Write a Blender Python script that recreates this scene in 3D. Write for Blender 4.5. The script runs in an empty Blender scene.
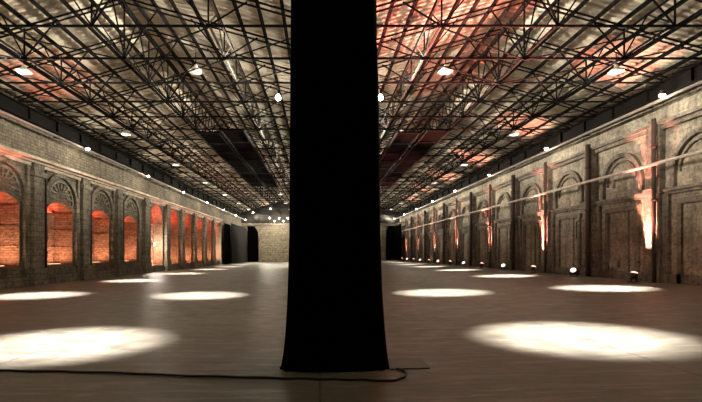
import bpy, bmesh, math, random
from mathutils import Vector
random.seed(7)
S = bpy.context.scene
COL = S.collection
PI = math.pi

# ------------------------------------------------------------------ numbers
EYE = 1.6
F = 460.0                      # focal length in pixels of the 702 px frame
XL, XR = -14.2, 14.35          # faces of the two long walls
Y0, Y1 = -10.0, 83.0           # near and far end of the hall
VAL = 0.15                     # the valley between the two aisles
TIE = 8.46                     # height of the truss ties
HALF = 7.05                    # half span of an aisle
RISE, HEEL = 2.0, 0.14
CXL, CXR = VAL - HALF, VAL + HALF
BAY = 4.63
def fz(x): return 0.0 if x < 0.3 else (x - 0.3) * 0.0265     # the floor climbs gently to the right

ORD = ('first second third fourth fifth sixth seventh eighth ninth tenth eleventh twelfth thirteenth fourteenth fifteenth '
       'sixteenth seventeenth eighteenth nineteenth twentieth twenty-first twenty-second twenty-third twenty-fourth twenty-fifth '
       'twenty-sixth twenty-seventh twenty-eighth twenty-ninth thirtieth thirty-first thirty-second').split()

# ------------------------------------------------------------------ mesh builder
class MB:
    def __init__(self):
        self.v = []; self.f = []
    def add(self, vs, fs):
        o = len(self.v)
        self.v += [tuple(p) for p in vs]
        self.f += [tuple(i + o for i in f) for f in fs]
        return self
    def box(self, x0, x1, y0, y1, z0, z1):
        return self.add([(x0,y0,z0),(x1,y0,z0),(x1,y1,z0),(x0,y1,z0),(x0,y0,z1),(x1,y0,z1),(x1,y1,z1),(x0,y1,z1)],
                        [(3,2,1,0),(4,5,6,7),(0,1,5,4),(1,2,6,5),(2,3,7,6),(3,0,4,7)])
    def bar(self, p, q, w, h=None, up=(0,0,1)):
        h = h or w
        p = Vector(p); q = Vector(q); d = (q - p).normalized(); up = Vector(up)
        if abs(d.dot(up)) > .98: up = Vector((0,1,0))
        s = d.cross(up).normalized(); u = s.cross(d)
        c = [(-1,-1),(1,-1),(1,1),(-1,1)]
        vs = [p + s*(a*w/2) + u*(b*h/2) for a, b in c] + [q + s*(a*w/2) + u*(b*h/2) for a, b in c]
        return self.add(vs, [(3,2,1,0),(4,5,6,7),(0,1,5,4),(1,2,6,5),(2,3,7,6),(3,0,4,7)])
    def tube(self, pts, r, n=8, cap=True):
        pts = [Vector(p) for p in pts]; rings = []
        prev = None
        for i, p in enumerate(pts):
            t = (pts[min(i+1, len(pts)-1)] - pts[max(i-1, 0)]).normalized()
            if prev is None:
                prev = t.cross(Vector((0,0,1)) if abs(t.z) < .9 else Vector((1,0,0))).normalized()
            s = (prev - t*prev.dot(t)).normalized(); prev = s; u = t.cross(s)
            rr = r[i] if isinstance(r, (list, tuple)) else r
            rings.append([p + s*(rr*math.cos(2*PI*k/n)) + u*(rr*math.sin(2*PI*k/n)) for k in range(n)])
        vs = [q for rg in rings for q in rg]; fs = []
        for i in range(len(pts)-1):
            for k in range(n):
                fs.append((i*n+k, i*n+(k+1) % n, (i+1)*n+(k+1) % n, (i+1)*n+k))
        if cap:
            fs.append(tuple(range(n-1, -1, -1))); fs.append(tuple((len(pts)-1)*n+k for k in range(n)))
        return self.add(vs, fs)
    def lathe(self, prof, n=20, c=(0,0,0)):
        vs = []; fs = []
        for r, z in prof:
            vs += [(c[0]+r*math.cos(2*PI*k/n), c[1]+r*math.sin(2*PI*k/n), c[2]+z) for k in range(n)]
        for i in range(len(prof)-1):
            for k in range(n):
                fs.append((i*n+k, i*n+(k+1) % n, (i+1)*n+(k+1) % n, (i+1)*n+k))
        return self.add(vs, fs)
    def prism(self, poly, a, b, ax='x'):
        """poly of (s,t): s along y and t along z when ax is x; x and z when ax is y"""
        def P(k, s, t): return (k, s, t) if ax == 'x' else (s, k, t)
        n = len(poly)
        vs = [P(a, *p) for p in poly] + [P(b, *p) for p in poly]
        fs = [tuple(range(n-1, -1, -1)), tuple(range(n, 2*n))]
        for i in range(n): fs.append((i, (i+1) % n, n+(i+1) % n, n+i))
        return self.add(vs, fs)
    def build(self, name, mat, parent=None, smooth=False, bevel=0):
        me = bpy.data.meshes.new(name)
        me.from_pydata(self.v, [], self.f); me.update()
        bm = bmesh.new(); bm.from_mesh(me)
        bmesh.ops.recalc_face_normals(bm, faces=bm.faces)
        if bevel:
            bmesh.ops.bevel(bm, geom=list(bm.edges), offset=bevel, segments=1, affect='EDGES', clamp_overlap=True)
        bm.to_mesh(me); bm.free()
        for p in me.polygons: p.use_smooth = smooth
        me.materials.append(mat)
        o = bpy.data.objects.new(name, me); COL.objects.link(o)
        if parent: o.parent = parent
        return o

def tag(o, label, cat=None, group=None, kind=None):
    o['label'] = label
    if cat: o['category'] = cat
    if group: o['group'] = group
    if kind: o['kind'] = kind
    return o
def empty(name, loc, label, cat, group=None):
    o = bpy.data.objects.new(name, None); COL.objects.link(o); o.location = loc
    o.empty_display_size = .2
    return tag(o, label, cat, group)
def struct(name, mb, mat, label, smooth=False, bevel=0):
    o = mb.build(name, mat, None, smooth, bevel)
    o['kind'] = 'structure'; o['label'] = label
    return o
def kids(o): return [c for c in COL.objects if c.parent == o]
def dup(root, loc, label, group=None, rot=None):
    r = root.copy(); COL.objects.link(r); r.location = loc
    r['label'] = label
    if group: r['group'] = group
    if rot is not None: r.rotation_euler = rot
    for ch in KID[root.name]:
        c = ch.copy(); COL.objects.link(c); c.parent = r
        for g in KID.get(ch.name, []):
            d = g.copy(); COL.objects.link(d); d.parent = c
    return r
KID = {}
def reg(root):
    KID[root.name] = list(root.children)
    for c in root.children: KID[c.name] = list(c.children)

# ------------------------------------------------------------------ materials
def newmat(name):
    m = bpy.data.materials.new(name); m.use_nodes = True
    nt = m.node_tree; b = nt.nodes['Principled BSDF']
    return m, nt, b
def N(nt, t, **k):
    n = nt.nodes.new(t)
    for a, v in k.items():
        if a in n.inputs.keys() if not hasattr(n, a) else False: n.inputs[a].default_value = v
        else: setattr(n, a, v)
    return n
def ramp(nt, fac, stops):
    r = nt.nodes.new('ShaderNodeValToRGB')
    e = r.color_ramp.elements
    while len(e) < len(stops): e.new(.5)
    for el, (p, c) in zip(e, stops):
        el.position = p; el.color = (*c, 1)
    nt.links.new(fac, r.inputs[0]); return r.outputs[0]
def mix(nt, fac, a, b, mode='MIX'):
    m = nt.nodes.new('ShaderNodeMix'); m.data_type = 'RGBA'; m.blend_type = mode
    for sock, val in ((m.inputs[0], fac), (m.inputs[6], a), (m.inputs[7], b)):
        if hasattr(val, 'links'): nt.links.new(val, sock)
        else: sock.default_value = val if isinstance(val, float) else (*val, 1)
    return m.outputs[2]
def coords(nt, swz=None, scale=(1,1,1)):
    tc = nt.nodes.new('ShaderNodeTexCoord'); out = tc.outputs['Object']
    if swz == 'wrap':
        sp = nt.nodes.new('ShaderNodeSeparateXYZ'); cb = nt.nodes.new('ShaderNodeCombineXYZ'); ad = nt.nodes.new('ShaderNodeMath'); ad.operation = 'ADD'
        nt.links.new(out, sp.inputs[0]); nt.links.new(sp.outputs[0], ad.inputs[0]); nt.links.new(sp.outputs[1], ad.inputs[1])
        nt.links.new(ad.outputs[0], cb.inputs[0]); nt.links.new(sp.outputs[2], cb.inputs[1])
        out = cb.outputs[0]; swz = None
    if swz:
        sp = nt.nodes.new('ShaderNodeSeparateXYZ'); cb = nt.nodes.new('ShaderNodeCombineXYZ')
        nt.links.new(out, sp.inputs[0])
        for i, ch in enumerate(swz): nt.links.new(sp.outputs['xyz'.index(ch)], cb.inputs[i])
        out = cb.outputs[0]
    if scale != (1,1,1):
        mp = nt.nodes.new('ShaderNodeMapping'); mp.inputs['Scale'].default_value = scale
        nt.links.new(out, mp.inputs[0]); out = mp.outputs[0]
    return out
def noise(nt, vec, scale, detail=5, rough=.6):
    n = nt.nodes.new('ShaderNodeTexNoise')
    n.inputs['Scale'].default_value = scale; n.inputs['Detail'].default_value = detail; n.inputs['Roughness'].default_value = rough
    nt.links.new(vec, n.inputs['Vector']); return n.outputs['Fac']
def bump(nt, b, h, strength=.4, dist=.05):
    n = nt.nodes.new('ShaderNodeBump'); n.inputs['Strength'].default_value = strength; n.inputs['Distance'].default_value = dist
    nt.links.new(h, n.inputs['Height']); nt.links.new(n.outputs[0], b.inputs['Normal'])
def plain(name, col, rough=.6, metal=0.0, var=.25, scale=3):
    m, nt, b = newmat(name)
    v = coords(nt); f = noise(nt, v, scale)
    c0 = tuple(c*(1-var) for c in col); c1 = tuple(min(1, c*(1+var)) for c in col)
    nt.links.new(ramp(nt, f, [(.3, c0), (.7, c1)]), b.inputs['Base Color'])
    b.inputs['Roughness'].default_value = rough; b.inputs['Metallic'].default_value = metal
    return m
def emit(name, col, strength):
    m, nt, b = newmat(name)
    b.inputs['Base Color'].default_value = (.8,.8,.8,1)
    b.inputs['Emission Color'].default_value = (*col, 1); b.inputs['Emission Strength'].default_value = strength
    return m
def masonry(name, cols, mortar, bw, bh, swz, stain, stain_amt=.6, bumpy=.6, msize=.018, streak=True, patch=.8):
    m, nt, b = newmat(name)
    v = coords(nt, swz)
    br = nt.nodes.new('ShaderNodeTexBrick')
    br.inputs['Color1'].default_value = (*cols[0], 1); br.inputs['Color2'].default_value = (*cols[1], 1)
    br.inputs['Mortar'].default_value = (*mortar, 1)
    br.inputs['Scale'].default_value = 1; br.inputs['Brick Width'].default_value = bw; br.inputs['Row Height'].default_value = bh
    br.inputs['Mortar Size'].default_value = msize; br.inputs['Mortar Smooth'].default_value = .3
    w = nt.nodes.new('ShaderNodeVectorMath'); w.operation = 'ADD'
    nz = nt.nodes.new('ShaderNodeTexNoise'); nz.inputs['Scale'].default_value = 3; nt.links.new(v, nz.inputs['Vector'])
    sc = nt.nodes.new('ShaderNodeVectorMath'); sc.operation = 'SCALE'; sc.inputs['Scale'].default_value = .05
    nt.links.new(nz.outputs['Color'], sc.inputs[0]); nt.links.new(v, w.inputs[0]); nt.links.new(sc.outputs[0], w.inputs[1])
    nt.links.new(w.outputs[0], br.inputs['Vector'])
    big = noise(nt, v, .7, 8, .7); fine = noise(nt, v, 6, 6, .7)
    c = mix(nt, ramp(nt, big, [(.38, (0,0,0)), (.66, (stain_amt,)*3)]), br.outputs['Color'], stain)
    if streak:
        mp = nt.nodes.new('ShaderNodeMapping'); mp.inputs['Scale'].default_value = (1.6,.12,1.6); nt.links.new(v, mp.inputs[0])
        st = noise(nt, mp.outputs[0], 1.4, 6, .6)
        c = mix(nt, ramp(nt, st, [(.5, (0,0,0)), (.72, (.65,)*3)]), c, tuple(x*.35 for x in stain))
    pt = noise(nt, v, 1.9, 9, .75)
    c = mix(nt, ramp(nt, pt, [(.36, (patch,)*3), (.46, (0,0,0))]), c, tuple(x*.28 for x in stain))
    c = mix(nt, ramp(nt, pt, [(.56, (0,0,0)), (.68, (patch*.7,)*3)]), c, tuple(min(1, x*1.35) for x in cols[0]))
    c = mix(nt, ramp(nt, fine, [(.32, (.7,)*3), (.55, (0,0,0))]), c, (.03,.025,.02))
    nt.links.new(c, b.inputs['Base Color'])
    b.inputs['Roughness'].default_value = .9
    a = nt.nodes.new('ShaderNodeMath'); a.operation = 'SUBTRACT'
    nt.links.new(fine, a.inputs[0]); nt.links.new(br.outputs['Fac'], a.inputs[1])
    bump(nt, b, a.outputs[0], bumpy, .06)
    return m

M = {}
M['steel'] = plain('black_steel', (.0055,.0042,.0036), .85)
M['steel'].node_tree.nodes['Principled BSDF'].inputs['Specular IOR Level'].default_value = .12
M['pale_steel'] = plain('grey_steel', (.085,.078,.065), .7)
M['rail'] = plain('pale_pipe', (.17,.145,.12), .5)
M['pale_pipe'] = plain('painted_pipe', (.40,.35,.29), .5)
M['rust'] = plain('rusty_pipe', (.05,.028,.02), .8)
M['stone_left'] = masonry('old_masonry', [(.31,.255,.17),(.20,.16,.107)], (.13,.105,.075), .40, .16, 'yzx', (.10,.085,.062), .8, 1.0, .018, True, .6)
M['trim_left'] = masonry('stone_trim', [(.32,.28,.20),(.25,.21,.15)], (.13,.11,.085), .8, .3, 'yzx', (.13,.115,.09), .6, .7)
M['cornice'] = plain('pale_cornice', (.44,.36,.27), .8, 0, .45, 1.5)
M['plaster'] = masonry('worn_plaster', [(.46,.405,.30),(.38,.33,.245)], (.26,.22,.16), 1.3, .65, 'yzx', (.115,.09,.065), .8, .6, .01, True, .38)
M['plaster_trim'] = masonry('plaster_trim', [(.27,.235,.175),(.2,.17,.13)], (.15,.125,.095), .9, .4, 'yzx', (.11,.09,.07), .8, .7, .01)
M['brick'] = masonry('orange_brick', [(.56,.31,.19),(.36,.18,.10)], (.24,.14,.085), .34, .125, 'wrap', (.22,.12,.07), .8, .9, .02, False, .6)
M['end_brick'] = masonry('pale_end_brick', [(.42,.36,.26),(.30,.25,.18)], (.18,.15,.11), .9, .42, 'xzy', (.22,.18,.13), .5, .6, .03, False)
M['shaded_gable'] = plain('painted_gable_shade', (.013,.010,.007), .8, 0, .4, .6)  # unlit shade of the far gable painted into this dark colour
M['black_cloth'] = plain('black_drape', (.0016,.0014,.0013), .95)
M['grey_cloth'] = plain('charcoal_drape', (.022,.020,.018), .95)
M['black'] = plain('black_enamel', (.012,.012,.012), .4)
M['rubber'] = plain('black_rubber', (.008,.007,.006), .6)
M['panel'] = plain('dark_panel', (.0022,.002,.0017), .9, 0, .5, 1.2)
M['reflector'] = plain('white_enamel', (.75,.72,.66), .35)
M['glow'] = emit('lit_bulb', (1.0,.93,.78), 10)
M['glow_soft'] = emit('lit_disc', (1.0,.90,.74), .2)
M['glow_red'] = emit('red_lens', (1.0,.10,.06), 5)
M['glow_pink'] = emit('pink_lens', (1.0,.42,.33), .8)
M['glow_white'] = emit('white_lens', (1.0,.85,.75), .7)
M['hatch'] = plain('floor_plate', (.075,.065,.045), .5, 0, .3, 9)
M['grey_box'] = plain('grey_box', (.22,.2,.17), .5)

for k_ in ('panel', 'black_cloth'): M[k_].node_tree.nodes['Principled BSDF'].inputs['Specular IOR Level'].default_value = 0.02
def roof_mat():
    m, nt, b = newmat('roof_sheet')
    v = coords(nt)
    big = noise(nt, v, .45, 6, .6)
    c = ramp(nt, big, [(.3, (.58,.52,.405)), (.7, (.72,.65,.52))])
    mp = nt.nodes.new('ShaderNodeMapping'); mp.inputs['Scale'].default_value = (.25, 3.0, 1); nt.links.new(v, mp.inputs[0])
    s = noise(nt, mp.outputs[0], 2, 4, .6)
    c = mix(nt, ramp(nt, s, [(.45, (0,0,0)), (.7, (.55,)*3)]), c, (.36,.31,.23))
    nt.links.new(c, b.inputs['Base Color']); b.inputs['Roughness'].default_value = .75
    return m
M['roof'] = roof_mat()

def floor_mat():
    m, nt, b = newmat('concrete_floor')
    v = coords(nt)
    big = noise(nt, v, .35, 8, .65); mid = noise(nt, v, 2.2, 8, .7)
    mp = nt.nodes.new('ShaderNodeMapping'); mp.inputs['Scale'].default_value = (.7,5,1); mp.inputs['Rotation'].default_value = (0,0,.08)
    nt.links.new(v, mp.inputs[0]); scr = noise(nt, mp.outputs[0], 1.3, 7, .7)
    c = ramp(nt, big, [(.3, (.095,.081,.060)), (.7, (.205,.178,.137))])
    c = mix(nt, ramp(nt, mid, [(.4, (.6,)*3), (.62, (0,0,0))]), c, (.052,.042,.031))
    c = mix(nt, ramp(nt, scr, [(.50, (0,0,0)), (.68, (.8,)*3)]), c, (.25,.222,.175))
    br = nt.nodes.new('ShaderNodeTexBrick'); br.offset = 0
    br.inputs['Scale'].default_value = 1; br.inputs['Brick Width'].default_value = 4.6; br.inputs['Row Height'].default_value = 4.6
    br.inputs['Mortar Size'].default_value = .02; br.inputs['Mortar Smooth'].default_value = .4
    nt.links.new(v, br.inputs['Vector'])
    c = mix(nt, br.outputs['Fac'], c, (.05,.042,.034))
    nt.links.new(c, b.inputs['Base Color'])
    b.inputs['Specular IOR Level'].default_value = .28
    rr = ramp(nt, mid, [(.35, (.34,)*3), (.65, (.58,)*3)]); nt.links.new(rr, b.inputs['Roughness'])
    ad = nt.nodes.new('ShaderNodeMath'); ad.operation = 'ADD'; nt.links.new(mid, ad.inputs[0]); nt.links.new(scr, ad.inputs[1])
    bump(nt, b, ad.outputs[0], .6, .02)
    return m
M['floor'] = floor_mat()

# ------------------------------------------------------------------ the room
def build_floor():
    mb = MB()
    xs = [XL-1.6, -7, .3, 7.3, XR+1.2]
    top = [(x, y, fz(x)) for x in xs for y in (Y0-.5, Y1+.8)]
    n = len(top); bot = [(x, y, -.4) for x, y, z in top]
    fs = []
    k = len(xs)
    for i in range(k-1):
        a = 2*i
        fs.append((a, a+2, a+3, a+1)); fs.append((n+a+1, n+a+3, n+a+2, n+a))
        fs.append((a, n+a, n+a+2, a+2)); fs.append((a+1, a+3, n+a+3, n+a+1))
    fs.append((0, 1, n+1, n)); e = 2*(k-1); fs.append((e, n+e, n+e+1, e+1))
    mb.add(top+bot, fs)
    struct('floor', mb, M['floor'], 'worn brown concrete floor with white pools of light')
build_floor()

# roof sheet, corrugated, ribs running down each slope
def build_roof():
    mb = MB()
    zr, ze = TIE+HEEL+RISE+.34, TIE+HEEL+.30
    lines = [(XL-.5, ze-.15), (CXL, zr), (VAL, ze), (CXR, zr), (XR+.5, ze-.15)]
    per, amp = .30, .06
    ny = int((Y1+.5 - Y0)/per); ys = []
    for i in range(ny):
        y = Y0 + i*per
        ys += [(y, 0), (y+.10, 0), (y+.15, amp), (y+.25, amp)]
    t = .03
    for (x0, z0), (x1, z1) in zip(lines[:-1], lines[1:]):
        vs = []; fs = []
        for y, a in ys:
            vs += [(x0, y, z0+a), (x1, y, z1+a), (x0, y, z0+a+t), (x1, y, z1+a+t)]
        for i in range(len(ys)-1):
            a = 4*i
            fs += [(a, a+1, a+5, a+4), (a+2, a+6, a+7, a+3)]
        mb.add(vs, fs)
    me = bpy.data.meshes.new('ceiling'); me.from_pydata(mb.v, [], mb.f); me.update(); me.materials.append(M['roof'])
    o = bpy.data.objects.new('ceiling', me); COL.objects.link(o)
    o['kind'] = 'structure'; o['label'] = 'tan corrugated roof sheeting over the two aisles'
build_roof()

# -- left wall with niches ------------------------------------------------
def arch_top(yc, w, zs, zt, n=14):
    """points of an arch from left spring to right spring (rise zt-zs)"""
    r = w/2; h = zt - zs
    if h >= r*.98:
        return [(yc - r*math.cos(PI*i/n), zs + h*math.sin(PI*i/n)) for i in range(n+1)]
    R = (r*r + h*h)/(2*h); a0 = math.asin(r/R)
    return [(yc + R*math.sin(-a0 + 2*a0*i/n), zt - R + R*math.cos(-a0 + 2*a0*i/n)) for i in range(n+1)]
OPEN = []
for n in range(-1, 4): OPEN.append((20.5 + BAY*n, 2.45, .95, 3.95, 4.35, 1.0))
for k in range(6): OPEN.append((40.0 + BAY*k, 3.0, .5, 4.3, 5.8, .9))
ZT = 9.1
def build_left_wall():
    mb = MB(); x = XL; y = Y0
    def quad(y0, y1, z0, z1): mb.add([(x,y0,z0),(x,y1,z0),(x,y1,z1),(x,y0,z1)], [(0,1,2,3)])
    for (yc, w, z0, zs, zt, dp) in OPEN:
        a, b = yc-w/2, yc+w/2
        quad(y, a, -.3, ZT); quad(a, b, -.3, z0)
        arc = arch_top(yc, w, zs, zt)
        poly = [(a, z0)]  # above
        for (p, q) in zip(arc[:-1], arc[1:]):
            mb.add([(x,p[0],p[1]),(x,q[0],q[1]),(x,q[0],ZT),(x,p[0],ZT)], [(0,1,2,3)])
        y = b
    quad(y, Y1+.6, -.3, ZT)
    # outer shell
    mb.box(x-1.7, x-1.35, Y0, Y1+.6, -.3, ZT)
    mb.add([(x,Y0,ZT),(x,Y1+.6,ZT),(x-1.4,Y1+.6,ZT),(x-1.4,Y0,ZT)], [(0,1,2,3)])
    mb.add([(x,Y1+.6,-.3),(x,Y1+.6,ZT),(x-1.4,Y1+.6,ZT),(x-1.4,Y1+.6,-.3)], [(0,1,2,3)])
    struct('wall_left', mb, M['stone_left'], 'grey-brown masonry wall along the left aisle')
build_left_wall()
def build_niche(i, yc, w, z0, zs, zt, dp):
    x = XL; mb = MB(); a, b = yc-w/2, yc+w/2
    loop = [(a, z0)] + arch_top(yc, w, zs, zt) + [(b, z0)]
    n = len(loop)
    vs = [(x, *p) for p in loop] + [(x-dp, *p) for p in loop]
    fs = [(j, (j+1) % n, n+(j+1) % n, n+j) for j in range(n)] + [tuple(range(n, 2*n))]
    mb.add(vs, fs)
    # flat stone courses across the back and the far jamb
    nb = 3 if zt < 5 else 4
    for k in range(1, nb+1):
        z = z0 + (zs-z0)*k/(nb+.15)
        mb.box(x-dp, x-dp+.05, a, b, z-.04, z+.04)
        mb.box(x-dp+.03, x-.05, b-.045, b, z-.045, z+.045)
    if zt > 5:
        mb.box(x-dp, x-dp+.09, a, a+.3, z0, zs); mb.box(x-dp, x-dp+.09, b-.3, b, z0, zs)
        mb.box(x-dp, x-dp+.16, a, b, z0, z0+.5)
    side = ['first','second','third','fourth','fifth','sixth','seventh','eighth','ninth','tenth','eleventh'][i-1]
    struct(f'window_{i}', mb, M['brick'], f'red-lit bricked-up arched niche in the left wall, {side} along')
for i, op in enumerate(OPEN, 1): build_niche(i, *op)

trim_no = [0]
def trim(mb, mat, label, bevel=0):
    trim_no[0] += 1
    return struct(f'trim_{trim_no[0]}', mb, mat, label, bevel=bevel)
def ring(mb, x0, x1, yc, r0, r1, zs, n=16, stilt=0):
    """half-round band between radii r0 and r1 from x0 to x1, springing at zs, legs going down by stilt"""
    for i in range(n):
        a, b = PI*i/n, PI*(i+1)/n
        poly = [(yc-r1*math.cos(a), zs+r1*math.sin(a)), (yc-r1*math.cos(b), zs+r1*math.sin(b)),
                (yc-r0*math.cos(b), zs+r0*math.sin(b)), (yc-r0*math.cos(a), zs+r0*math.sin(a))]
        mb.prism(poly, x0, x1)
    if stilt:
        mb.box(min(x0,x1), max(x0,x1), yc-r1, yc-r0, zs-stilt, zs)
        mb.box(min(x0,x1), max(x0,x1), yc+r0, yc+r1, zs-stilt, zs)

# pilasters of the left wall, between the niches
mids = [OPEN[0][0]-BAY/2 - BAY*k for k in range(2, -1, -1)]
for a, b in zip(OPEN[:-1], OPEN[1:]): mids.append((a[0]+b[0])/2)
mids.append(OPEN[-1][0]+BAY/2-.3)
for k, y in enumerate(mids):
    mb = MB(); far = y > 36
    hw = .42 if not far else .5
    mb.box(XL-.02, XL+.30, y-hw, y+hw, 0, 6.0)
    mb.box(XL-.02, XL+.38, y-hw-.1, y+hw+.1, 0, .85)
    mb.box(XL-.02, XL+.40, y-hw-.1, y+hw+.1, 5.35, 5.6)
    if not far:
        mb.box(XL-.02, XL+.14, y-hw-.28, y-hw-.06, 0, 6.0); mb.box(XL-.02, XL+.14, y+hw+.06, y+hw+.28, 0, 6.0)
    trim(mb, M['trim_left'], f'grey stone pilaster of the left wall, {ORD[k]} from the near end')
for k, op in enumerate(OPEN):
    if op[4] > 5: continue
    mb = MB()
    ring(mb, XL-.02, XL+.16, op[0], 1.42, 1.66, 4.25, 18, 3.4)
    ring(mb, XL-.02, XL+.08, op[0], 1.12, 1.26, 4.3, 16)
    for a in range(9):
        an = PI*(a+.5)/9
        mb.bar((XL+.02, op[0]-.55*math.cos(an), 4.55+.5*math.sin(an)), (XL+.02, op[0]-1.1*math.cos(an), 4.4+1.0*math.sin(an)), .09, .1, (1,0,0))
    trim(mb, M['trim_left'], f'stone blind arch moulding over the {ORD[k]} niche of the left wall')
mb = MB(); mb.box(XL-.02, XL+.30, Y0, 64.5, 6.02, 6.14); mb.box(XL-.02, XL+.55, Y0, 64.5, 6.12, 6.25); mb.box(XL-.02, XL+.16, Y0, 64.5, 5.86, 6.02)
trim(mb, M['cornice'], 'projecting stone cornice running along the left wall above the arches')
mb = MB(); mb.box(XL-.02, XL+.12, Y0, 64.5, 0, .42)
trim(mb, M['trim_left'], 'low stone plinth along the foot of the left wall')

# -- right wall -----------------------------------------------------------
RP = [19.5 + BAY*n for n in range(-4, 13)]
def build_right_wall():
    mb = MB(); mb.box(XR, XR+.6, Y0, Y1+.6, -.3, ZT)
    struct('wall_right', mb, M['plaster'], 'tall worn plaster wall along the right aisle')
build_right_wall()
for k, y in enumerate(RP):
    mb = MB()
    mb.box(XR-.26, XR+.02, y-.40, y+.40, .1, 7.0)
    mb.box(XR-.34, XR+.02, y-.50, y+.50, 4.05, 4.32)
    mb.box(XR-.34, XR+.02, y-.50, y+.50, .1, 1.0)
    mb.box(XR-.14, XR+.02, y+.40, y+.72, .1, 4.05); mb.box(XR-.14, XR+.02, y-.72, y-.40, .1, 4.05)
    trim(mb, M['plaster_trim'], f'worn plaster pilaster of the right wall, {ORD[k]} from the near end')
for k, (a, b) in enumerate(zip(RP[:-1], RP[1:])):
    yc = (a+b)/2; mb = MB()
    ring(mb, XR-.16, XR+.02, yc, 1.28, 1.48, 4.85, 18, .55)
    ring(mb, XR-.09, XR+.02, yc, 1.05, 1.13, 4.85, 16)
    # framed blocked doorway below
    mb.box(XR-.10, XR+.02, yc-1.2, yc-.98, .1, 3.55); mb.box(XR-.10, XR+.02, yc+.98, yc+1.2, .1, 3.55)
    mb.box(XR-.12, XR+.02, yc-1.3, yc+1.3, 3.55, 3.78)
    mb.box(XR-.05, XR+.02, yc-.5, yc-.42, .1, 3.55)
    trim(mb, M['plaster_trim'], f'blind arch over a blocked doorway in the right wall, {ORD[k]} bay')
mb = MB(); mb.box(XR-.20, XR+.02, Y0, Y1, 4.12, 4.24); mb.box(XR-.12, XR+.02, Y0, Y1, 4.0, 4.12)
trim(mb, M['plaster_trim'], 'string course along the right wall at mid height')
mb = MB(); mb.box(XR-.30, XR+.02, Y0, Y1, 6.92, 7.06); mb.box(XR-.18, XR+.02, Y0, Y1, 6.74, 6.92)
trim(mb, M['plaster_trim'], 'dark cornice line high on the right wall')
mb = MB(); mb.box(XR-.10, XR+.02, Y0, Y1, .2, .75)
trim(mb, M['plaster_trim'], 'low plinth along the foot of the right wall')

# -- end walls ------------------------------------------------------------
mb = MB(); mb.box(XL-1.7, XR+.6, Y1, Y1+.6, -.3, 12)
struct('wall_far', mb, M['end_brick'], 'pale brick end wall at the far end of the hall')
mb = MB(); mb.box(XL-1.7, XR+.6, Y0-.5, Y0, -.3, 12)
struct('wall_near', mb, M['plaster'], 'plain end wall behind the viewpoint')
mb = MB(); mb.box(XL, XR, Y1-.25, Y1+.02, 7.0, 11.6)
for k in range(14): mb.box(XL+1+k*2, XL+1.12+k*2, Y1-.34, Y1-.25, 7.0, 11.4)
trim(mb, M['shaded_gable'], 'boarded gable above the far end wall, its shade painted dark')
mb = MB(); mb.box(XL+.2, XR-.2, Y1-.35, Y1+.02, 6.55, 6.75)
trim(mb, M['rail'], 'pale lintel band across the far end wall')
mb = MB(); mb.box(11.0, 11.75, Y1-.3, Y1+.02, .1, 6.55)
trim(mb, M['end_brick'], 'pale brick pier beside the dark doorway at the far right')

# ------------------------------------------------------------------ roof trusses
def ztop(u): return HEEL + (1-abs(u)/HALF)*RISE
STEP = 2.32
ROWS = [13.9 + STEP*i for i in range(30)]
PAN = HALF/6
def make_truss(side, cx, label):
    t = empty('roof_truss', (cx, ROWS[0], TIE), label, 'roof truss', 'steel roof trusses across the %s aisle' % side)
    MB().bar((-HALF,0,0), (HALF,0,0), .062).build('bottom_chord', M['steel'], t)
    for s in (-1, 1):
        m = MB()
        m.bar((s*HALF,0,ztop(HALF)), (0,0,ztop(0)), .06, .045)
        m.bar((s*HALF,0,ztop(HALF)-.16), (0,0,ztop(0)-.16), .06, .04)
        m.build('rafter', M['steel'], t)
    for j in range(1, 12):
        u = -HALF + PAN*j
        top = (u, 0, ztop(u)-.08)
        if j % 3 == 0:
            MB().bar((u,0,0), top, .045).build('post', M['steel'], t)
        else:
            ks = [int(j/3+.5)]
            if ks[0] in (0, 4): continue
            for k in ks:
                MB().bar((-HALF+3*PAN*k, 0, 0), top, .042).build('web_strut', M['steel'], t)
    g = 1 if side == 'left' else -1
    for k in range(4):
        u = g*(HALF - 3*PAN*k); v = g*(HALF - 3*PAN*(k+1))
        if k < 2: MB().bar((u,0,-.05), (v,STEP,-.05), .038).build('sway_brace', M['steel'], t)
        else: MB().bar((v,0,-.05), (u,STEP,-.05), .038).build('sway_brace', M['steel'], t)
    return t
for side, cx in (('left', CXL), ('right', CXR)):
    proto = make_truss(side, cx, f'dark steel roof truss spanning the {side} aisle, nearest row in view')
    reg(proto)
    for i, y in enumerate(ROWS[1:], 1):
        lab = f'dark steel roof truss spanning the {side} aisle, {ORD[i]} row from the front'
        if i == len(ROWS)-1: lab = f'dark steel roof truss spanning the {side} aisle, last row before the end wall'
        dup(proto, (cx, y, TIE), lab)

# longitudinal lattice girders
LG0, LG1 = ROWS[0], ROWS[-1]
def lattice(side, cx, u, where, mat, w):
    x = cx + u; zt = TIE + ztop(u) - .2
    g = empty('lattice_girder', (x, LG0, TIE), f'lengthwise lattice girder {where} of the {side} aisle roof', 'girder', 'lengthwise lattice girders')
    L = LG1 - LG0
    MB().bar((0,0,.07), (0,L,.07), w*1.2).build('bottom_runner', mat, g)
    MB().bar((0,0,zt-TIE), (0,L,zt-TIE), w*1.2).build('top_runner', mat, g)
    m = MB()
    for i in range(len(ROWS)-1):
        y = STEP*i
        m.bar((0,y,.07), (0,y+STEP/2,zt-TIE), w*.75); m.bar((0,y+STEP/2,zt-TIE), (0,y+STEP,.07), w*.75)
    m.build('lattice', mat, g)
for side, cx, s in (('left', CXL, 1), ('right', CXR, -1)):
    lattice(side, cx, 0.0, 'under the ridge', M['steel'], .055)
    lattice(side, cx, s*3*PAN, 'midway down the inner slope', M['pale_steel'], .05)
    lattice(side, cx, -s*3*PAN, 'midway down the outer slope', M['steel'], .05)

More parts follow.
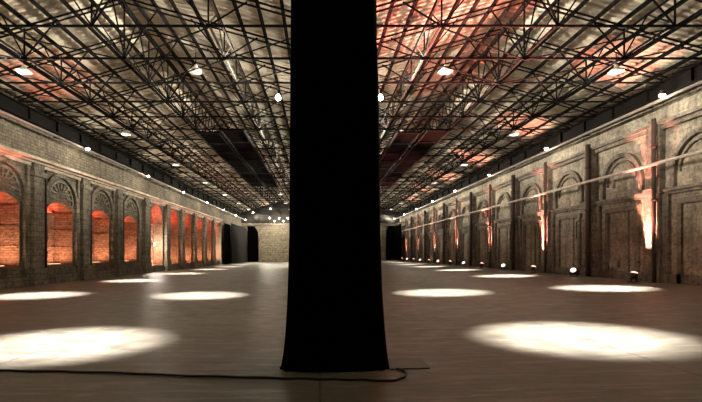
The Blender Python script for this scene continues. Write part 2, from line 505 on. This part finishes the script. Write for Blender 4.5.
# purlins
NP = 9
for side, cx, s in (('left', CXL, 1), ('right', CXR, -1)):
    for slope, d in (('inner', s), ('outer', -s)):
        for k in range(NP):
            u = d*(HALF*(k+.35)/NP)
            z = TIE + ztop(u) + .09
            o = MB().box(-.048, .048, 0, Y1-9.2, -.06, .06).build('roof_purlin', M['steel'])
            o.location = (cx+u, 9.0, z)
            tag(o, f'long dark purlin on the {slope} slope of the {side} aisle, {ORD[k]} down from ridge', 'purlin', 'roof purlins')

# eave and valley girders
def girder(x, sgn, label):
    g = empty('eave_girder', (x, Y0, 7.86 if sgn > 0 else 7.92), label, 'girder')
    L = Y1 - Y0 - .3
    MB().box(-.06, .06, 0, L, 0, .56).build('web_plate', M['steel'], g)
    m = MB(); m.box(-.24, .24, 0, L, -.05, 0); m.build('lower_flange', M['steel'], g)
    m = MB(); m.box(-.24, .24, 0, L, .56, .6); m.build('upper_flange', M['steel'], g)
    first = None
    for i in range(38):
        y = 3.9 + i*2.32
        if first is None: first = o = MB().box(-.18, .18, -.03, .03, 0, .56).build('stiffener', M['steel'], g)
        else:
            o = first.copy(); COL.objects.link(o); o.parent = g
        o.location = (0, y, 0)
girder(XL+.36, 1, 'dark steel eave girder along the top of the left wall')
girder(XR-.40, -1, 'dark steel eave girder along the top of the right wall')
g = empty('valley_girder', (VAL, Y0, 7.9), 'dark valley girder over the draped pillar between the aisles', 'girder')
MB().box(-.16, .16, 8, Y1-Y0-.3, 0, .5).build('web_plate', M['steel'], g)
MB().box(-.28, .28, 8, Y1-Y0-.3, -.05, 0).build('lower_flange', M['steel'], g)

# pale lamp rails under the girders, conduit pipes
def rail(x, z, y0, y1, r, mat, name, label, wall_x, cat='rail', every=4.63):
    t = empty(name, (x, y0, z), label, cat)
    MB().tube([(0,0,0), (0,y1-y0,0)], r, 8).build('pipe', mat, t, True)
    y = 1.0
    while y < y1-y0:
        MB().bar((0,y,0), (wall_x-x-math.copysign(.04, wall_x-x),y,.12), .05).build('bracket', M['steel'], t); y += every
rail(XL+.62, 7.62, Y0+1, 82, .07, M['rail'], 'lamp_rail', 'pale lamp rail below the girder on the left wall', XL)
rail(XR-.66, 7.74, Y0+1, 82, .075, M['rail'], 'lamp_rail', 'pale lamp rail below the girder on the right wall', XR)
rail(XR-.74, 5.22, 9.5, 80, .07, M['pale_pipe'], 'conduit_pipe', 'long pale pipe crossing the right wall at arch height', XR, 'pipe')
for k, y in enumerate(RP):
    if y < 5: continue
    thick = .13 if (k % 2 == 1) else .085
    t = empty('downpipe', (XR-.26-thick-.06, y-.28, fz(XR-.4)), f'rusty vertical downpipe on the right wall, {ORD[k-1]} pilaster along', 'pipe', 'downpipes on the right wall')
    MB().tube([(0,0,.02), (0,0,6.85)], thick, 10).build('pipe', M['rust'], t, True)
    for z in (1.2, 3.4, 5.6): MB().tube([(0,0,z), (0,0,z+.12)], thick+.03, 10).build('collar', M['rust'], t, True)
for k, y in enumerate(mids):
    if y < 12 or y > 40: continue
    t = empty('downpipe', (XL+.46, y+.62, 0.0), f'thin dark downpipe on the left wall beside the {ORD[k]} pilaster', 'pipe', 'downpipes on the left wall')
    t.location = (XL+.24, y+.62, 0)
    MB().tube([(0,0,.43), (0,0,5.84)], .06, 8).build('pipe', M['rust'], t, True)
    for z in (1.6, 4.0): MB().tube([(0,0,z), (0,0,z+.1)], .085, 8).build('collar', M['rust'], t, True)

# ------------------------------------------------------------------ suspended dark panels
def hang_panel(x0, x1, y0, y1, label):
    t = empty('suspended_panel', ((x0+x1)/2, (y0+y1)/2, 8.16), label, 'panel', 'dark panels hung under the trusses')
    w, L = x1-x0, y1-y0
    m = MB(); m.box(-w/2, w/2, -L/2, L/2, 0, .05); m.build('board', M['panel'], t)
    m = MB()
    for s in (-1, 1): m.box(s*w/2-.04, s*w/2+.04, -L/2, L/2, -.05, .1)
    n = 9
    for i in range(n): 
        y = -L/2 + L*i/(n-1); m.box(-w/2, w/2, y-.04, y+.04, -.05, 0)
    m.build('edge_frame', M['steel'], t)
    for s in (-1, 1):
        for e in (-1, 1): MB().bar((s*(w/2-.1), e*(L/2-1.2), .05), (s*(w/2-.1), e*(L/2-1.2), .42), .03).build('hanger', M['steel'], t)
hang_panel(-6.72, -5.52, 25, 45, 'outer long dark panel hung under the left aisle roof')
hang_panel(-5.30, -4.10, 24.5, 45.6, 'inner long dark panel hung under the left aisle roof')
hang_panel(5.75, 6.95, 24.5, 45, 'outer long dark panel hung under the right aisle roof')
hang_panel(4.25, 5.45, 25, 45.6, 'inner long dark panel hung under the right aisle roof')

# ------------------------------------------------------------------ lights
def light(kind, name, loc, energy, color, aim=None, **k):
    l = bpy.data.lights.new(name, kind); l.energy = energy; l.color = color
    for a, v in k.items(): setattr(l, a, v)
    o = bpy.data.objects.new(name, l); COL.objects.link(o); o.location = loc
    if aim is not None:
        d = Vector(aim) - Vector(loc); o.rotation_euler = d.to_track_quat('-Z', 'Y').to_euler()
    return o
WARM = (1.0, .90, .72)
P_POOL, P_UP, P_WALL = 9800, 2500, 30

def make_highbay(label):
    t = empty('pendant_lamp', (0,0,0), label, 'lamp', 'high-bay pendant lamps over the floor')
    MB().lathe([(.001,.26),(.06,.26),(.07,.16),(.16,.11),(.28,0),(.275,-.01),(.25,.015),(.15,.08),(.001,.1)], 20).build('reflector', M['reflector'], t, True)
    MB().lathe([(.001,-.005),(.225,-.005),(.235,.012),(.001,.02)], 20).build('lens', M['glow_soft'], t, True)
    MB().tube([(0,0,.25),(0,0,.75)], .02, 6).build('hanger', M['steel'], t)
    return t
LROWS = [8.2 + 9.2*i for i in range(8)]
proto = None
for i, y in enumerate(LROWS):
    for nm, x in (('outer left', -11.2), ('inner left', -4.7), ('inner right', 4.75), ('outer right', 11.2)):
        lab = f'white enamel pendant lamp, {nm} line of lamps, {ORD[i]} from the front'
        if proto is None: proto = make_highbay(lab); reg(proto); o = proto; o.location = (x, y, EYE+6.85)
        else: o = dup(proto, (x, y, EYE+6.85), lab)
        xx = x*(.955 if abs(x) > 8 else .97)
        light('SPOT', 'pool_spot', (x, y, EYE+6.82), P_POOL, (1.0,.985,.94), (xx, y, fz(xx)), spot_size=math.radians(27.5), spot_blend=1.0, shadow_soft_size=.12)

# lit globes on either side of the draped pillar
for lab, x in (('lit globe lamp just left of the draped pillar top', -1.8), ('lit globe lamp just right of the draped pillar top', 2.6)):
    t = empty('globe_lamp', (x, 19.8, EYE+6.68), lab, 'lamp', 'lit globes near the valley')
    MB().lathe([(.001,-.12),(.06,-.104),(.104,-.06),(.12,0),(.104,.06),(.06,.104),(.001,.19)], 14).build('globe', M['glow'], t, True)
    MB().tube([(0,0,.18),(0,0,.32)], .03, 6).build('hanger', M['steel'], t)
    light('POINT', 'globe_light', (x, 19.8, EYE+6.4), P_WALL*.8, WARM, shadow_soft_size=.15)

# wall lamps on the rails
def make_wall_lamp(label):
    t = empty('rail_lamp', (0,0,0), label, 'lamp', 'small lit lamps on the wall rails')
    MB().lathe([(.001,.16),(.07,.16),(.10,.06),(.13,.0),(.12,-.01),(.001,.05)], 12).build('housing', M['black'], t, True)
    MB().lathe([(.001,.03),(.09,.02),(.11,-.04),(.08,-.10),(.001,-.13)], 12).build('bulb', M['glow'], t, True)
    MB().bar((-.05,0,.1),(-.225,0,.04), .03).build('stem', M['steel'], t)
    return t
wl = None
for side, x, z, ys in (('left', XL+.92, 7.58, [26.3+9.25*i for i in range(-2, 7)]), ('right', XR-.96, 7.80, [18.0+9.2*i for i in range(-1, 8)])):
    for i, y in enumerate(ys):
        if y < 12: 
            light('POINT', 'rail_light', (x + (.5 if x < 0 else -.5), y, z-.2), P_WALL, WARM, shadow_soft_size=.15); continue
        n = i - sum(1 for q in ys if q < 12)
        lab = f'small lit lamp under the {side} wall girder, {ORD[n]} from the front'
        if wl is None: wl = make_wall_lamp(lab); reg(wl); wl.location = (x, y, z)
        else: dup(wl, (x, y, z), lab, rot=(0, 0, 0 if side == 'left' else PI))
        light('POINT', 'rail_light', (x + (.5 if x < 0 else -.5), y, z-.25), P_WALL, WARM, shadow_soft_size=.15)

# bulbs on the far gable
for k, (px, py) in enumerate([(269.7,218),(274.6,221),(279,218),(283.3,221),(287.8,218),(270.4,208.6),(253,212.5)]):
    x = (px-320)/F*82.4; z = EYE + (253-py)/F*82.4
    t = empty('gable_lamp', (x, 82.5, z), f'{ORD[k]} of the tiny lit bulbs on the far gable over the brick wall', 'lamp', 'bulbs on the far gable')
    MB().lathe([(.001,-.12),(.09,-.07),(.12,0),(.09,.07),(.001,.12)], 10).build('bulb', M['glow'], t, True)
    MB().bar((0,.05,.1),(0,.16,.16), .05).build('bracket', M['steel'], t)
light('POINT', 'gable_light', (-7.5, 80.5, 7.4), 200, WARM, shadow_soft_size=.4)
light('POINT', 'gable_light', (-9, 77, 4.5), 250, WARM, shadow_soft_size=.4)

# red battens under the arch heads; added amber battens fill the niches from the sills
M['fill_amber'] = emit('amber_fill_lens', (1.0,.5,.25), 1.5)
for i, (yc, w, z0, zs, zt, dp) in enumerate(OPEN):
    bx = XL - dp*.5; tall = zt > 5
    t = empty('light_batten', (bx, yc, z0), f'added amber fill batten lying on the sill of the {ORD[i]} niche', 'lamp', 'added amber fill battens on the niche sills')
    MB().box(-.06, .06, -w*.36, w*.36, 0, .05).build('housing', M['black'], t)
    MB().box(-.04, .04, -w*.35, w*.35, .05, .06).build('lens', M['fill_amber'], t)
    a = light('AREA', 'niche_light', (bx, yc, z0+.08), 24 if not tall else 32, (1.0,.53,.33), None, shape='RECTANGLE', size=.1, size_y=w*.7)
    a.rotation_euler = (PI, 0, 0)
    zb = zs - (.12 if not tall else .3)
    t = empty('light_batten', (XL-dp+.09, yc, zb), f'slim red light batten under the arch head of the {ORD[i]} niche', 'lamp', 'red battens under the niche arches')
    MB().box(-.05, .05, -w*.3, w*.3, -.03, .03).build('housing', M['black'], t)
    MB().box(-.03, .03, -w*.29, w*.29, .03, .04).build('lens', M['glow_red'], t)
    a = light('AREA', 'niche_light', (XL-dp+.14, yc, zb+.07), 15 if not tall else 24, (1.0,.07,.045), None, shape='RECTANGLE', size=.1, size_y=w*.58)
    a.rotation_euler = (PI, math.radians(-25), 0)
# small white floodlights inside two of the tall arches
for lab, y in (('small white floodlight glaring in the nearest tall arch', 40.4), ('small white floodlight glaring in the farthest tall arch', 62.9)):
    t = empty('floodlight', (XL-.35, y, 2.35), lab, 'lamp')
    MB().box(-.12, .0, -.16, .16, -.13, .13).build('housing', M['black'], t)
    MB().box(0, .015, -.14, .14, -.11, .11).build('lens', M['glow'], t)
    MB().bar((-.1,0,0), (-.56,0,0), .05).build('bracket', M['steel'], t)
    light('POINT', 'flood_light', (XL-.2, y, 2.35), 70, (1,.95,.85), shadow_soft_size=.1)

# floor uplights along the right wall
def make_uplight(label, lens, tilt, turn):
    t = empty('floor_floodlight', (0,0,0), label, 'lamp', 'floodlights on the floor by the right wall')
    MB().box(-.18, .18, -.14, .14, 0, .04).build('base', M['black'], t)
    for s in (-1, 1): MB().bar((0, s*.17, .03), (0, s*.17, .27), .06, .03).build('yoke', M['black'], t)
    m = MB().lathe([(.001,-.12),(.12,-.12),(.15,-.04),(.16,.12),(.15,.13),(.13,.10),(.001,.10)], 16); h = m.build('head', M['black'], t, True)
    h.location = (0, 0, .27); h.rotation_euler = (0, math.radians(tilt), 0)
    t.rotation_euler = (0, 0, math.radians(turn))
    l = MB().lathe([(.001,.105),(.14,.105),(.138,.14),(.10,.18),(.001,.20)], 16).build('lens', lens, h, True)
    return t
up_r = up_w = None
for k, y in enumerate(RP):
    if y < 15: continue
    n = k - sum(1 for q in RP if q < 15)
    red = (n % 2 == 0)
    x = XR - .95; loc = (x, y+.15, fz(x))
    lab = f'black floor floodlight {"shining pink up" if red else "with pale lens tilted away from"} the right wall, {ORD[n]} from the front'
    if red:
        if up_r is None: up_r = make_uplight(lab, M['glow_pink'], 12, 0); reg(up_r); up_r.location = loc
        else: dup(up_r, loc, lab)
        light('SPOT', 'wall_wash', (x, y+.15, fz(x)+.5), 3900, (1.0,.36,.27), (XR-.26, y+.25, 3.0), spot_size=math.radians(38), spot_blend=.7, shadow_soft_size=.05)
    else:
        if up_w is None: up_w = make_uplight(lab, M['glow_white'], 48, 222); reg(up_w); up_w.location = loc
        else: dup(up_w, loc, lab)
# red beams thrown from the pale floods and battens at the roof
WASH = [((XR-.95, 24.2 + 9.26*i, .95), (4.2, 15.0 + (6.5 if i == 1 else 9.0*i), 9.6), [19000, 9000, 2500, 2500, 4500, 4500][i], 33) for i in range(6)]
WASH += [((XR-.95, 19.6 + 9.26*i, .95), (12.9, 19.0 + 9.2*i, 9), 2200, 30) for i in range(6)]
for (p, q, e, a) in WASH:
    light('SPOT', 'roof_wash', p, e, (1.0,.24,.18), q, spot_size=math.radians(a), spot_blend=.8, shadow_soft_size=.06)
light('SPOT', 'roof_wash', (XL+.9, 20.5, 1.0), 520, (1.0,.2,.13), (-13.0, 20.5, 9), spot_size=math.radians(40), spot_blend=.8, shadow_soft_size=.06)

# added fill lights, unseen behind the pillar, brighten the roof from the valley girder
def make_roof_fill(label):
    t = empty('roof_fill_light', (0,0,0), label, 'lamp', 'added roof fill lights')
    MB().box(-.08, .08, -.12, .12, 0, .03).build('base', M['black'], t)
    MB().bar((0,0,.03),(0,0,.1), .04).build('stem', M['black'], t)
    h = MB().box(-.10, .08, -.13, .13, -.07, .07).build('head', M['black'], t, bevel=.012); h.location = (0,0,.16); h.rotation_euler = (0, math.radians(-20), 0)
    l = MB().box(.08, .09, -.11, .11, -.055, .055).build('lens', M['glow_soft'], h)
    return t
ru = None
for where, x, z, aim, e in (('left', VAL-.22, 7.45, (-10.4, 9.2), P_UP*.78), ('right', VAL+.22, 7.45, (10.6, 9.2), P_UP*.82)):
    sx = 1 if aim[0] > x else -1
    for i in range(9):
        y = 8.0 + 9.26*i
        lab = f'added roof fill light on the {where} side of the valley girder, {ORD[i]} from the front'
        if ru is None: ru = make_roof_fill(lab); reg(ru); ru.location = (x, y, z); ru.rotation_euler = (0, 0, 0 if sx > 0 else PI)
        else: dup(ru, (x, y, z), lab, rot=(0, 0, 0 if sx > 0 else PI))
        light('SPOT', 'valley_fill_spot', (x+sx*.13, y, z+.2), e, (1.0,.93,.80), (aim[0], y, aim[1]), spot_size=math.radians(64), spot_blend=.9, shadow_soft_size=.1)
# added spots beside the rail lamps brighten the inner roof slopes
for x, y0, dy, n, aim, e in ((XL+.92, 7.8, 9.25, 9, (-3.4, 9.7), P_UP*1.1), (XR-.96, 8.8, 9.2, 9, (4.0, 9.7), P_UP*.7)):
    for i in range(n):
        for k in (-1, 1):
            light('SPOT', 'inner_slope_fill', (x+(.2 if x < 0 else -.2), y0+dy*i, 7.66), e*.42, (1.0,.93,.80), (aim[0], y0+dy*i+k*2.8, aim[1]),
                  spot_size=math.radians(46), spot_blend=1.0, shadow_soft_size=.1)

# ------------------------------------------------------------------ draped pillar
def build_pillar():
    t = empty('draped_pillar', (.175, 6.95, 0), 'tall square pillar wrapped in black cloth in the middle of the hall', 'pillar')
    def section(z, n=112):
        tt = max(0, min(1, z/8.4))
        # half widths: flare at the foot
        flare = math.exp(-z/.42)*.115 + max(0, (1-z/2.0))*.045
        hl = .575 + .02*(1-tt) + flare*.72       # towards -x
        hr = .585 + .075*(1-tt) + flare*.62      # towards +x
        hd = .60 + flare
        pts = []
        for i in range(n):
            a = 2*PI*i/n
            c, s = math.cos(a), math.sin(a)
            e = .22
            x = (hr if c > 0 else hl)*math.copysign(abs(c)**e, c)
            y = hd*math.copysign(abs(s)**e, s)
            fold = (.016*math.sin(11*a+.6*math.sin(z*.7)) + .010*math.sin(23*a+1.3+z*.3))*(.5+.8*(1-tt))
            r = math.hypot(x, y)
            pts.append((x*(1+fold/r), y*(1+fold/r), z))
        return pts
    zs = [.012, .05, .12, .22, .36, .55, .8, 1.1, 1.5, 2, 2.6, 3.3, 4, 5, 6, 7, 7.80]
    n = 112; mb = MB(); vs = []; fs = []
    for z in zs: vs += section(z)
    for i in range(len(zs)-1):
        for k in range(n): fs.append((i*n+k, i*n+(k+1) % n, (i+1)*n+(k+1) % n, (i+1)*n+k))
    fs.append(tuple(range((len(zs)-1)*n, len(zs)*n))); fs.append(tuple(range(n-1, -1, -1)))
    mb.add(vs, fs); mb.build('drape', M['black_cloth'], t, True)
    # overlapping edge of the second cloth down the right front corner, gathered hem, tape bands
    m = MB(); pts = []
    for z in zs[:-1]:
        sec = section(z); p = max(sec, key=lambda q: q[0]-q[1]*.9)
        pts.append((p[0]+.006, p[1]-.012, z))
    m.tube(pts, .022, 6); m.build('seam', plain('dark_red_seam', (.012,.004,.004), .9), t, True)
    sec = section(.03); m = MB(); m.tube([(p[0], p[1], .022) for p in sec]+[(sec[0][0], sec[0][1], .022)], .021, 6)
    m.build('hem', M['black_cloth'], t, True)
build_pillar()

# ------------------------------------------------------------------ cable, hatch
def gpx(px, py, x_guess=None):
    d = F*EYE/(py-253.0); x = (px-320)/F*d
    for _ in range(3):
        d = F*(EYE-fz(x))/(py-253.0); x = (px-320)/F*d
    return (x, d)
cp = [(-60,370.5),(0,371.5),(60,372.5),(120,374),(180,376.5),(240,378),(290,379.5),(330,380.5),(362,381),(388,382),(402,379),(406,374.5),(401,371),(396,369.5)]
pts = []
ctrl = [gpx(*p) for p in cp]
for i in range(len(ctrl)-1):
    p0 = ctrl[max(i-1,0)]; p1 = ctrl[i]; p2 = ctrl[i+1]; p3 = ctrl[min(i+2, len(ctrl)-1)]
    for s in range(8):
        u = s/8
        q = [.5*((2*p1[c]) + (-p0[c]+p2[c])*u + (2*p0[c]-5*p1[c]+4*p2[c]-p3[c])*u*u + (-p0[c]+3*p1[c]-3*p2[c]+p3[c])*u**3) for c in (0,1)]
        pts.append((q[0], q[1]+.012*math.sin(len(pts)*.9), fz(q[0])+.0155))
m = MB(); m.tube(pts, .015, 8)
tag(m.build('power_cable', M['rubber'], None, True), 'black cable snaking over the floor in front of the pillar with a loop', 'cable')
t = empty('floor_hatch', (1.22, 6.53, fz(1.22)), 'small square metal floor plate beside the pillar foot', 'floor plate')
m = MB(); m.box(-.25, .25, -.27, .27, 0, .012)
m.build('plate', M['hatch'], t)
m = MB()
for a, b in ((-1,0),(1,0),(0,-1),(0,1)):
    if a: m.box(a*.26-.01, a*.26+.01, -.29, .29, 0, .013)
    else: m.box(-.27, .27, b*.28-.01, b*.28+.01, 0, .013)
m.build('rim', M['hatch'], t)
t.rotation_euler = (0, -math.atan(.0265), 0)

# ------------------------------------------------------------------ curtains at the far end
def curtain(name, p, q, z0, z1, label, mat, folds=.22, amp=.10, swoop=0):
    p = Vector(p); q = Vector(q); L = (q-p).length; d = (q-p)/L; nrm = Vector((-d.y, d.x))
    t = empty(name, (p.x, p.y, z0), label, 'curtain', 'dark curtains at the far end')
    n = int(L/folds*6); zs = [z0, z0+.6, z0+2, z0+3.6, z1-1.0, z1-.4, z1]; m = MB(); vs = []
    for z in zs:
        k = (z-z0)/(z1-z0); sw = 1.0 - swoop*max(0, k-.75)**2*6
        for i in range(n+1):
            s = L*i/n*sw
            a = amp*math.sin(2*PI*i/6)*(.6+.4*(1-k)) + .03*math.sin(i*.37)
            w = p + d*s + nrm*a
            vs.append((w.x-p.x, w.y-p.y, z-z0))
    nv = len(vs); fs = []
    off = nrm*.02
    vs2 = [(a+off.x, b+off.y, c) for a, b, c in vs]
    w = n+1
    for r in range(len(zs)-1):
        for i in range(n):
            a = r*w+i
            fs.append((a, a+1, a+w+1, a+w)); fs.append((nv+a+w, nv+a+w+1, nv+a+1, nv+a))
    m.add(vs+vs2, fs); m.build('cloth', mat, t, True)
    m = MB(); e = d*L*(1-.2*swoop); m.bar((0,0,z1-z0+.03), (e.x, e.y, z1-z0+.03), .06); m.build('track', M['steel'], t)
curtain('stage_curtain', (XL+.75, 65.0), (XL+.75, 68.9), .02, 5.75, 'black curtain hanging beyond the last tall arch', M['black_cloth'])
curtain('stage_curtain', (XL+.95, 69.0), (XL+.95, 82.2), .02, 6.0, 'long charcoal curtain along the far end of the left wall', M['grey_cloth'])
curtain('stage_curtain', (XL+1.2, Y1-.6), (-11.0, Y1-.6), .02, 6.35, 'black curtain on the far end wall at the left corner', M['black_cloth'], swoop=1)
curtain('stage_curtain', (13.4, Y1-.6), (11.85, Y1-.6), fz(13)+.03, 6.4, 'black sheet standing in for the dark opening of the far right doorway', M['black_cloth'], swoop=.6)  # black sheet paints the darkness of the open doorway
curtain('stage_curtain', (XR-.9, 76.0), (XR-.9, Y1-.8), fz(XR-.9)+.03, 6.4, 'black curtain along the far end of the right wall', M['black_cloth'])

# ------------------------------------------------------------------ small things on the right wall
def rw(px, py, off=0):
    """point on the right wall seen at that pixel"""
    x = XR-off; d = F*x/(px-320.0); return (x, d, EYE+(253-py)/F*d)
x, y, z = rw(616, 264, .02)
t = empty('junction_box', (XR-.03, y, z), 'pale metal box low on the right wall between pilasters', 'box')
MB().box(-.14, 0, -.32, .32, -.15, .15).build('body', M['grey_box'], t, bevel=.015)
MB().box(-.155, -.14, -.28, .28, -.11, .11).build('lid', M['grey_box'], t)
MB().tube([(-.05,.2,-.15),(-.05,.2,-.9)], .02, 6).build('conduit', M['rust'], t)
x, y, z = rw(487.5, 212, .02)
t = empty('wall_box', (XR-.0, y, z), 'dark window built as a box under an arch high on the right wall', 'cabinet')  # a dark window, modelled as a closed box with two leaves
MB().box(-.25, 0, -.55, .55, -.5, .5).build('body', M['black'], t)
for s in (-1, 1): 
    dd = MB().box(-.28, -.25, min(s*.02, s*.53), max(s*.02, s*.53), -.46, .46).build('door', M['rust'], t)
    MB().box(-.31, -.28, s*.07-.015, s*.07+.015, -.1, .1).build('handle', M['grey_box'], dd)
x, y, z = rw(447, 222, .02)
t = empty('wall_box', (XR-.0, y+2, z), 'dark square cabinet far along the right wall between downpipes', 'cabinet')
MB().box(-.25, 0, -.75, .75, -.7, .7).build('body', M['black'], t)
for s in (-1, 1): MB().box(-.28, -.25, min(s*.02, s*.72), max(s*.02, s*.72), -.66, .66).build('door', M['rust'], t)
# bent conduit under the second arch
x, y, z = rw(585, 206, .09)
m = MB(); 
m.tube([(XR-.13, y-1.0, 5.2), (XR-.13, y-1.0, 3.4), (XR-.13, y-.95, 3.35), (XR-.13, y+.7, 3.35), (XR-.13, y+.75, 3.3), (XR-.13, y+.75, 2.4)], .03, 6)
tag(m.build('bent_conduit', M['rust'], None, True), 'thin dark conduit bent into a hook below the arch', 'pipe')
# hanging wire with a small lantern
x, y, z = rw(614, 130, .5)
t = empty('wall_lantern', (XR-.55, y, 4.75), 'small lantern hung on a wire below the arch of the right wall', 'lantern')
MB().tube([(0,0,.28),(.02,.02,1.4),(0,0,2.86)], .012, 6).build('wire', M['rail'], t)
MB().lathe([(.001,-.12),(.09,-.12),(.11,0),(.09,.16),(.03,.24),(.001,.28)], 12).build('body', M['grey_box'], t, True)

# ------------------------------------------------------------------ world, camera
w = bpy.data.worlds.new('world'); S.world = w; w.use_nodes = True
w.node_tree.nodes['Background'].inputs[0].default_value = (.02,.017,.014,1); w.node_tree.nodes['Background'].inputs[1].default_value = .3
cam = bpy.data.cameras.new('camera'); co = bpy.data.objects.new('camera', cam); COL.objects.link(co)
co.location = (0, 0, EYE); co.rotation_euler = (PI/2, 0, 0)
cam.sensor_fit = 'HORIZONTAL'; cam.sensor_width = 36; cam.lens = F/702*36
cam.shift_x = (351-320)/702; cam.shift_y = (253-201)/702
cam.clip_start = .05; cam.clip_end = 300
S.camera = co
S.view_settings.view_transform = 'Standard'; S.view_settings.look = 'None'
S.view_settings.exposure = 2.0; S.view_settings.gamma = 1; S.view_settings.use_curve_mapping = False
S.cycles.max_bounces = 8; S.cycles.diffuse_bounces = 5; S.cycles.use_light_tree = True
S.cycles.sample_clamp_indirect = 6
